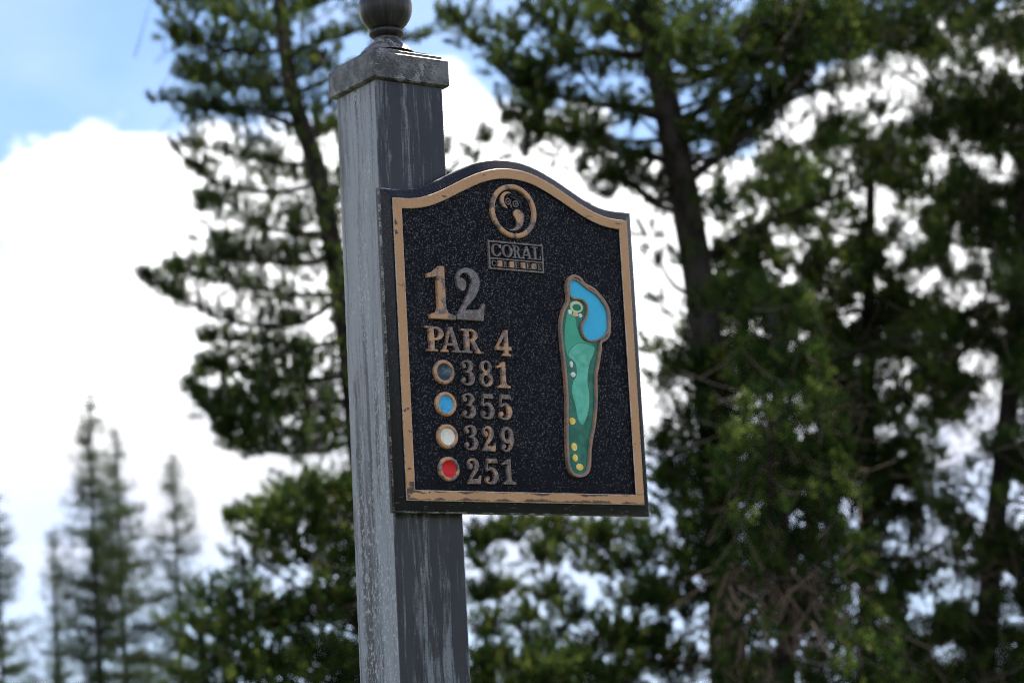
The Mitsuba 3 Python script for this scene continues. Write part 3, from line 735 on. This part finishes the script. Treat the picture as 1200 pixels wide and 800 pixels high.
# --- the tall leaning pine behind the post
t1 = Tree('pine_tree', [(316, -120, 12), (328, 0, 16), (343, 110, 20), (372, 200, 23), (392, 300, 25), (408, 400, 27), (420, 520, 29), (436, 660, 32), (450, 830, 35)], 24.0,
          'tall pine with a dark leaning trunk just behind the post, long upswept branches reaching left', 11)
m24 = 24.0 / F
for px, n, r0, r1, dz, st in [
    ([(330, 40), (290, 25), (240, 5), (185, -5)], 110, 22, 16, .6, .1), ([(332, 60), (280, 60), (230, 50), (198, 38)], 120, 30, 20, -.5, .15), ([(340, 100), (300, 100), (250, 95), (212, 82)], 130, 30, 18, .4, .1),
    ([(345, 130), (300, 128), (250, 125), (205, 118), (172, 116)], 30, 12, 5, -.2, .45), ([(352, 150), (310, 135), (262, 132), (225, 122)], 110, 30, 16, -.7, .1),
    ([(365, 195), (320, 190), (270, 178), (212, 168)], 60, 13, 9, .5, .2), ([(372, 215), (330, 225), (285, 222), (245, 208), (205, 172)], 55, 13, 8, -.4, .2),
    ([(386, 275), (345, 272), (300, 262), (262, 235), (240, 245)], 120, 30, 20, .5, .1), ([(390, 300), (350, 310), (300, 305), (250, 300)], 120, 28, 22, -.4, .1),
    ([(398, 350), (350, 378), (290, 380), (232, 360), (192, 340), (168, 322)], 120, 18, 9, -.5, .15), ([(398, 345), (345, 345), (290, 335), (240, 325), (205, 310)], 85, 20, 10, .6, .2),
    ([(404, 400), (360, 405), (310, 400), (268, 398), (236, 394)], 70, 20, 9, .3, .2), ([(410, 440), (360, 445), (310, 440), (262, 432), (238, 425)], 110, 24, 11, -.6, .2),
    ([(415, 490), (370, 505), (320, 510), (280, 500), (245, 478), (222, 452)], 120, 22, 12, .5, .2), ([(418, 515), (375, 528), (325, 530), (285, 520), (262, 495)], 110, 20, 14, -.5, .15), ([(416, 470), (370, 470), (320, 478), (275, 470)], 120, 24, 18, .2, .1),
    ([(335, 70), (370, 50), (410, 40), (440, 20), (470, 30)], 90, 24, 12, .5, .1), ([(345, 110), (380, 95), (420, 80), (460, 50), (500, 42)], 60, 14, 9, -.4, .2), ([(330, 20), (370, 5), (420, -10)], 80, 24, 16, .3, .05),
    ([(340, 90), (365, 85), (385, 70)], 70, 24, 20, .2, .1), ([(360, 170), (375, 155), (392, 150)], 50, 18, 14, .5, .1), ([(385, 260), (395, 230), (402, 210)], 30, 14, 10, .5, .1), ([(392, 300), (430, 285), (480, 250), (540, 190)], 46, 14, 7, .9, .3)]:
    b = t1.branch(px, dz, .03); t1.along(b, r0 * m24, r1 * m24, int(n * .62), .15, st)
rng = np.random.default_rng(77)
for px, py, r, n in [(203, 36, 15, 14), (190, 12, 10, 7), (232, 72, 20, 20), (254, 90, 22, 22), (222, 82, 12, 10), (286, 65, 24, 24), (319, 29, 26, 30), (275, 109, 22, 24), (308, 109, 24, 26), (337, 65, 26, 30), (362, 116, 22, 22), (380, 123, 18, 16),
                     (254, 7, 24, 22), (285, 20, 24, 22), (222, 20, 16, 12), (350, 20, 24, 26), (375, 60, 20, 18), (310, 75, 24, 26), (262, 45, 20, 18), (340, 140, 18, 14), (300, 135, 18, 14), (232, 138, 12, 7), (286, 160, 16, 9), (312, 174, 18, 14), (217, 186, 10, 6),
                     (254, 192, 14, 8), (330, 195, 18, 12), (238, 238, 14, 12), (256, 248, 16, 12), (326, 246, 18, 12), (355, 261, 20, 18), (300, 240, 12, 6), (254, 283, 22, 24), (275, 290, 22, 22), (301, 297, 20, 20), (247, 306, 16, 14), (348, 286, 22, 20), (375, 250, 18, 14),
                     (365, 200, 18, 14), (308, 333, 20, 20), (341, 337, 20, 20), (280, 318, 16, 12), (221, 315, 13, 10), (203, 310, 9, 6), (375, 320, 18, 16), (268, 366, 18, 18), (326, 362, 20, 18), (300, 372, 14, 10), (275, 402, 20, 20), (258, 412, 15, 14), (236, 394, 7, 5),
                     (319, 412, 22, 24), (340, 405, 20, 22), (344, 431, 22, 26), (368, 412, 20, 20), (310, 430, 20, 22), (385, 440, 20, 20), (241, 431, 11, 10), (228, 450, 10, 9), (247, 470, 16, 18), (276, 464, 20, 22), (268, 497, 18, 20), (274, 516, 16, 18), (292, 524, 16, 18),
                     (315, 512, 20, 22), (326, 457, 20, 20), (301, 455, 18, 20), (363, 453, 20, 18), (384, 482, 20, 20), (355, 516, 20, 22), (384, 505, 22, 22), (326, 486, 20, 18), (305, 484, 20, 20), (355, 486, 18, 14), (400, 380, 18, 14), (395, 340, 16, 12)]:
    t1.cluster(px, py, r, int(n * .42), .15, rng.uniform(-.9, .9), .2 if rng.random() < .2 else 0)
SHAPE1 = Polygon([(170, -20), (200, 40), (208, 112), (200, 124), (228, 150), (212, 182), (238, 212), (228, 236), (246, 252), (240, 298), (205, 306), (168, 318), (172, 332), (240, 378), (250, 400), (234, 420), (222, 452), (247, 490), (268, 528), (412, 532), (412, 130), (396, 120), (470, 40), (420, -20)])
GAPS1 = [(230, 128, 10, 12), (254, 130, 8, 14), (261, 156, 18, 12), (301, 138, 15, 12), (330, 148, 17, 20), (344, 181, 17, 14), (250, 178, 30, 9), (312, 192, 26, 8), (377, 156, 14, 18), (388, 188, 10, 12), (254, 210, 44, 13), (334, 221, 30, 13), (250, 257, 14, 11), (279, 268, 10, 9),
         (326, 272, 9, 9), (319, 295, 8, 8), (286, 310, 16, 9), (334, 330, 8, 8), (359, 324, 12, 10), (261, 340, 22, 12), (348, 362, 9, 12), (301, 377, 34, 8), (373, 377, 18, 20), (363, 402, 18, 8), (250, 395, 16, 9), (243, 420, 16, 9), (286, 431, 16, 12), (250, 448, 18, 8),
         (301, 406, 14, 8), (381, 435, 12, 12), (399, 449, 10, 14), (301, 460, 10, 8), (330, 464, 14, 8), (377, 467, 16, 8), (279, 507, 10, 8), (344, 493, 16, 9), (340, 50, 9, 8), (300, 50, 8, 9), (290, 12, 9, 8), (262, 72, 8, 8), (360, 90, 10, 9), (380, 60, 14, 14), (400, 95, 24, 16), (420, 60, 20, 12)]
cand = rng.uniform([165, -30], [475, 535], (6600, 2))
lump = meshkit.fbm(np.stack([cand[:, 0] / 46, cand[:, 1] / 26, cand[:, 0] * 0 + 2], -1), 3, 31)
pick = []
for (px, py), lu in zip(cand, lump):
    o = max([0.0] + [1 - (((px - a) / (1.1 * w)) ** 2 + ((py - b) / (1.1 * hh)) ** 2) for a, b, w, hh in GAPS1])
    if SHAPE1.contains(Point(px, py)) and rng.random() < np.clip((lu - .30) / .30, .12, .9) * (1 - .95 * min(1, 2.2 * o)):
        pick.append(at(px, py, t1.y + (lu - .5) * 4 + rng.uniform(-1.1, 1.1)))
t1.scatter(np.array(pick), .14, rng.uniform(0, .25, len(pick)))
t1.finish()

# --- the low dark pine at the lower left
t2 = Tree('pine_tree', [(470, 540, 20), (474, 640, 28), (478, 830, 34)], 18.0, 'low bushy dark pine left of the post, below the leaning pine', 12)
m18 = 18.0 / F
rng = np.random.default_rng(5)
for px, py, r, n in [(300, 600, 22, 26), (335, 585, 24, 34), (370, 575, 24, 38), (400, 590, 26, 40), (420, 570, 22, 26), (315, 620, 24, 30), (350, 615, 26, 36), (385, 625, 22, 34), (410, 640, 24, 36), (295, 650, 20, 16), (330, 652, 16, 12),
                     (290, 690, 26, 26), (250, 700, 26, 26), (232, 735, 24, 26), (275, 735, 30, 44), (315, 725, 30, 46), (350, 712, 28, 40), (390, 700, 28, 42), (415, 720, 26, 36), (300, 770, 32, 46), (345, 765, 32, 48), (390, 765, 32, 48),
                     (250, 775, 28, 34), (420, 780, 26, 40), (330, 805, 32, 40), (280, 815, 32, 40), (235, 800, 24, 22), (380, 815, 32, 40), (265, 603, 7, 5), (365, 655, 14, 12), (400, 668, 20, 22)]:
    c = t2.cluster(px, py, r, int(n * .60), .15, rng.uniform(-.9, .9), .25 if rng.random() < .3 else 0); t2.limb(c, .022)
t2.finish()

# --- the big pine right of the sign
t3 = Tree('pine_tree', [(738, -140, 24), (765, 40, 30), (785, 140, 34), (800, 220, 36), (818, 320, 37), (830, 420, 39), (842, 560, 41), (850, 700, 43), (856, 840, 46)], 22.0,
          'big pine with a thick dark trunk just right of the sign', 13)
m22 = 22.0 / F
for px, th, dz in [([(770, 70), (700, 62), (640, 75), (590, 62), (540, 35)], .05, .5), ([(785, 140), (735, 128), (690, 120), (640, 110), (600, 95)], .045, -.6), ([(795, 190), (750, 180), (700, 165), (650, 155), (612, 150)], .045, .5),
                   ([(805, 250), (770, 240), (735, 215), (705, 205)], .035, -.4), ([(790, 150), (830, 120), (880, 60), (930, 20)], .05, .6), ([(800, 215), (860, 170), (920, 120), (1000, 90)], .05, -.7), ([(815, 310), (880, 270), (950, 240), (1020, 215)], .05, .6),
                   ([(828, 400), (900, 440), (970, 425), (1040, 400), (1100, 395)], .05, -1.2), ([(836, 490), (900, 480), (980, 485), (1060, 490)], .04, -1.0), ([(840, 560), (900, 575), (960, 590), (1010, 560)], .04, .8)]:
    b = t3.branch(px, dz, th); t3.along(b, 12 * m22, 8 * m22, 22, .17, .3)
UPPER = [(543, 29, 22, 22), (520, 20, 12, 9), (510, 95, 9, 5), (585, 28, 16, 14), (560, 52, 16, 12), (627, 13, 22, 24), (605, 40, 16, 15), (650, 38, 22, 26), (666, 14, 22, 26), (700, 22, 26, 36), (585, 72, 18, 16), (611, 85, 24, 28), (634, 78, 22, 28),
         (660, 60, 18, 20), (617, 111, 22, 24), (650, 103, 24, 26), (600, 133, 16, 13), (630, 132, 20, 22), (614, 165, 18, 18), (632, 150, 16, 14), (663, 143, 26, 34), (689, 146, 24, 30), (676, 166, 18, 18), (699, 80, 18, 18), (728, 114, 11, 8), (742, 132, 14, 10),
         (708, 172, 20, 16), (735, 180, 22, 20), (754, 196, 18, 16), (728, 202, 20, 18), (705, 203, 16, 18), (712, 224, 13, 9), (680, 190, 14, 8), (569, 157, 8, 8), (556, 184, 9, 4), (524, 172, 8, 4), (768, 20, 42, 80), (725, 10, 34, 50), (754, 72, 30, 46), (800, 60, 40, 70),
         (830, 30, 40, 70), (775, 105, 22, 26), (745, 45, 24, 34), (840, 85, 30, 40), (815, 155, 22, 24), (848, 130, 26, 26), (870, 90, 24, 26), (870, 40, 26, 30), (905, 60, 24, 28), (915, 30, 26, 30), (920, 95, 18, 16), (900, 110, 18, 16), (880, 145, 22, 20),
         (860, 160, 20, 18), (835, 240, 20, 16), (850, 300, 22, 20), (840, 350, 24, 24), (815, 400, 24, 22), (840, 455, 28, 30), (815, 485, 26, 28), (845, 520, 28, 32), (840, 580, 28, 34), (850, 620, 28, 32), (840, 660, 28, 30), (865, 560, 26, 26), (830, 545, 26, 26), (820, 360, 22, 16), (828, 420, 22, 18), (800, 300, 14, 8), (800, 175, 24, 24), (770, 215, 22, 18), (800, 240, 26, 30), (760, 270, 16, 8)]
rng = np.random.default_rng(8)
for i, (px, py, r, n) in enumerate(UPPER):
    c = t3.cluster(px, py, r, int(n * 1.15), .155, rng.uniform(-1.2, 1.2))
    if i % 4 == 1 and px > 580:
        t3.limb(c, .03)
# lower left side of its crown, under and beside the sign
for px, py, r, n in [(770, 300, 14, 6), (775, 350, 12, 5), (768, 405, 16, 9), (800, 430, 18, 14), (775, 445, 14, 8), (780, 520, 20, 18), (800, 555, 26, 34), (790, 590, 20, 18), (820, 610, 26, 34), (775, 560, 14, 8), (760, 640, 16, 12), (800, 650, 26, 32),
                     (560, 630, 16, 18), (600, 620, 22, 24), (650, 618, 24, 30), (700, 622, 24, 30), (745, 618, 18, 16), (570, 655, 14, 8), (640, 650, 20, 16), (690, 655, 20, 16), (730, 660, 22, 24), (560, 690, 16, 16), (590, 690, 16, 12), (645, 690, 18, 16), (670, 720, 24, 24),
                     (620, 720, 20, 18), (570, 730, 18, 20), (580, 770, 24, 34), (560, 800, 24, 30), (640, 780, 30, 44), (680, 770, 28, 38), (720, 740, 26, 30), (740, 700, 20, 16), (770, 690, 22, 24), (800, 700, 30, 40), (760, 750, 30, 46), (720, 790, 32, 46), (790, 780, 34, 50),
                     (630, 750, 18, 16), (610, 800, 30, 36), (660, 810, 30, 36)]:
    c = t3.cluster(px, py, r, int(n * 1.1), .155, rng.uniform(-1.2, 1.2), .3 if rng.random() < .2 else 0)
    if rng.random() < .3:
        t3.limb(c, .03)

# --- the wall of pines on the right: three more trees
t4 = Tree('pine_tree', [(1022, 172, 4), (1020, 230, 11), (1018, 420, 17), (1016, 620, 20), (1016, 830, 24)], 26.0, 'dense green pine filling the background between the big pine and the right edge', 14)
t5 = Tree('pine_tree', [(1225, -160, 14), (1210, 100, 18), (1196, 300, 21), (1182, 480, 23), (1162, 660, 25), (1150, 840, 28)], 23.5, 'dark pine with drooping fine foliage at the right edge', 15)
t6 = Tree('pine_tree', [(905, 330, 8), (912, 480, 14), (918, 640, 20), (922, 840, 24)], 20.0, 'shorter pine with bare grey lower twigs in front of the dense green pine', 16)
GAPS = [(1010, 110, 105, 52), (950, 125, 40, 28), (1060, 100, 40, 45), (885, 165, 26, 26), (930, 150, 40, 26), (870, 200, 20, 14), (912, 277, 16, 20), (985, 270, 14, 16), (1030, 246, 22, 12), (978, 310, 12, 10), (915, 326, 22, 16), (835, 318, 12, 10), (1085, 330, 36, 24), (1130, 345, 36, 24), (1145, 425, 28, 22), (1165, 475, 40, 36),
        (1080, 470, 16, 14), (1122, 300, 14, 20), (1180, 200, 16, 26), (1150, 190, 30, 16), (1100, 190, 20, 14), (1030, 230, 24, 18), (1125, 510, 30, 20), (1185, 600, 26, 24), (1150, 560, 20, 26), (1060, 578, 14, 12), (1010, 612, 24, 12), (1055, 615, 14, 12),
        (1100, 625, 28, 16), (1150, 610, 16, 24), (1110, 690, 44, 24), (1075, 715, 22, 26), (1170, 680, 30, 18), (1180, 715, 18, 26), (1110, 765, 26, 16), (1020, 690, 30, 14), (1030, 330, 10, 14), (1048, 300, 10, 20), (850, 275, 16, 12), (1075, 395, 12, 10)]


def openness(px, py):
    return max([0.0] + [1 - (((px - a) / w) ** 2 + ((py - b) / hh) ** 2) ** 1.5 for a, b, w, hh in GAPS if abs(px - a) < w and abs(py - b) < hh])


rng = np.random.default_rng(21)
pick = {t3.key: ([], []), t4.key: ([], []), t5.key: ([], []), t6.key: ([], [])}
cand = rng.uniform([838, -40], [1250, 850], (60000, 2))
lump = meshkit.fbm(np.stack([cand[:, 0] / 62, cand[:, 1] / 36, cand[:, 0] * 0], -1), 3, 3)      # the tiers of the crowns
hole_n = meshkit.noise(np.stack([cand[:, 0] / 17, cand[:, 1] / 14, cand[:, 0] * 0 + 9], -1), 12)
lit_lumps = meshkit.fbm(np.stack([cand[:, 0] / 34, cand[:, 1] / 24, cand[:, 0] * 0 + 5], -1), 2, 6)  # sunlit highlights of the foliage, put into the tuft colour as random lumps
for (px, py), lu, yo, ho in zip(cand, lump, lit_lumps, hole_n):
    keep = np.clip((lu - .28) / .24, .25, 1) * np.clip(.78 + (py - 150) / 900, .78, 1)
    keep *= np.clip((ho - .15) / .25, .15, 1)
    o = openness(px, py)
    keep *= 1 - .90 * min(1, o * 1.35)
    if px < 935 and py < 125:
        keep *= np.clip((px - 850) / 120, .0, 1)
    if py < 400 and px < 865:
        keep *= .7
    if py > 650 and 850 < px < 990:
        keep *= .5
    if rng.random() > keep:
        continue
    in6 = ((px - 915) / (30 + max(0, py - 330) * .26)) ** 2 < (.55 + .9 * lu) and py > 330 + 120 * (.6 - lu)
    t = t5 if px > 1105 + rng.normal() * 22 else (t6 if in6 and rng.random() < .4 else t4)
    if py < 168 + 30 * (lu - .5) and t is t4:
        t = t3 if px < 1000 + rng.normal() * 20 else t5
    dz = (lu - .5) * 5 + rng.uniform(-1.4, .9)
    pick[t.key][0].append(at(px, py, t.y + dz)); pick[t.key][1].append(max(0, (yo - .56) * (4.5 if t is t4 else 2.5)) if t is not t5 else 0)
for t in (t3, t4, t5, t6):
    t.scatter(np.array(pick[t.key][0]), .150, np.array(pick[t.key][1]))
    c = np.array(pick[t.key][0])
    for i in rng.integers(0, len(c), 12):
        t.limb(c[i], .028)
# wispy sprays across the open part of the sky at the upper right
for px, py, r, n in [(1002, 87, 12, 9), (960, 50, 22, 20), (995, 58, 16, 12), (1018, 45, 12, 8), (943, 92, 14, 10), (1028, 130, 10, 8), (983, 143, 20, 18), (1073, 137, 12, 9), (1010, 15, 26, 26), (1040, 180, 26, 30), (1100, 60, 30, 20), (1090, 110, 26, 12), (1075, 30, 28, 24), (1120, 90, 24, 20), (1140, 150, 24, 26)]:
    (t5 if px > 1000 else (t3 if py < 168 else t4)).cluster(px, py, r, n, .16, rng.uniform(-1, 1))
# bare limbs and hanging dead twigs low on the right
for px, dz, th in [([(1012, 640), (960, 625), (900, 640), (850, 660)], -.8, .03), ([(1016, 720), (1080, 650), (1120, 640), (1180, 630)], .5, .03)]:
    b = t4.branch(px, dz, th)
b = t6.branch([(918, 690), (895, 705), (880, 740), (878, 800)], -.6, .025)
b = t6.branch([(918, 680), (945, 720), (965, 760), (985, 820)], -.5, .025)
b = t6.branch([(916, 660), (890, 672), (860, 690), (830, 700)], -.6, .025)
rng = np.random.default_rng(33)
vs, fs, k = [], [], 0
for i in range(150):
    x0, y0 = rng.uniform(850, 990), rng.uniform(660, 740)
    a = at(x0, y0, 20 + rng.uniform(-.8, .8)); d = np.array([rng.normal() * .28, rng.normal() * .25, -rng.uniform(.1, .7)])
    m = tube(spline(np.array([a, a + d * .5 + rng.normal(size=3) * .05, a + d + rng.normal(size=3) * .08]), 3), np.linspace(.012, .004, 7), 4)
    vs.append(m.vertices); fs.append(m.faces + k); k += len(m.vertices)
add(t6.key + '__dead_twigs', (np.vstack(vs), np.vstack(fs)), 'mat_dead_twig')
labels[t6.key + '__dead_twigs'] = {'label': 'hanging tangle of bare grey brown twigs', 'kind': 'stuff'}
t3.finish(); t4.finish(); t5.finish(32, .05); t6.finish()

# --- slender conifers far away at the lower left
FARG = [(0.046, 0.072, 0.032), (0.058, 0.084, 0.038), (0.038, 0.062, 0.030)]


def far_conifer(cx, top, y, spread, seed, label, dens=1.0):
    t = Tree('conifer_tree', [(cx, top, 2), (cx + 4, top + 120, 4), (cx + 10, top + 260, 6), (cx + 16, 830, 8)], y, label, seed, greens=FARG, category='conifer')
    r = t.rng; zt_ = t.pts[-1][2]; z = zt_ - .05
    while z > 1.5:
        depth = zt_ - z
        ln = spread * (0.05 + .95 * min(1, depth / 6.0) ** .8)
        for k in range(int(5 + 2 * min(1, depth / 3))):
            if r.random() > .86: continue
            an = r.uniform(0, 2 * np.pi); L = ln * r.uniform(.55, 1.15)
            s = t.trunk_at(z); d = np.array([math.cos(an), math.sin(an), 0])
            pts = spline(np.array([s, s + d * L * .5 + [0, 0, -.02 * L], s + d * L + [0, 0, .16 * L]]), 3)
            m = (pts[:-1], pts[1:])
            for a, b in zip(*m):
                t.twigs.append((a, b))
            n = max(5, int(dens * 92 * L))
            q = r.uniform(.15, 1, n); i = q * (len(pts) - 1); a = np.floor(i).astype(int).clip(0, len(pts) - 2)
            c = pts[a] + (pts[a + 1] - pts[a]) * (i - a)[:, None]
            t.tufts(c + r.normal(size=(n, 3)) * .09, d * .5 + r.normal(size=(n, 3)) * .4 + [0, 0, .5], .16)
        z -= .20 + .12 * r.random() + .02 * depth
    t.finish(9, .06, .012)


far_conifer(104, 462, 58, 1.5, 41, 'tallest slender conifer far off at the lower left', 1.0)
far_conifer(136, 505, 60, 1.6, 42, 'slender conifer close beside the tallest one, on its right', 1.1)
far_conifer(203, 534, 62, 1.6, 43, 'thin pointed conifer standing alone between the tall pair and the low pine', .75)
far_conifer(62, 625, 64, 1.3, 44, 'short thin conifer left of the tall pair', .75)
far_conifer(-4, 580, 58, 1.5, 45, 'conifer cut by the left edge of the picture', .85)
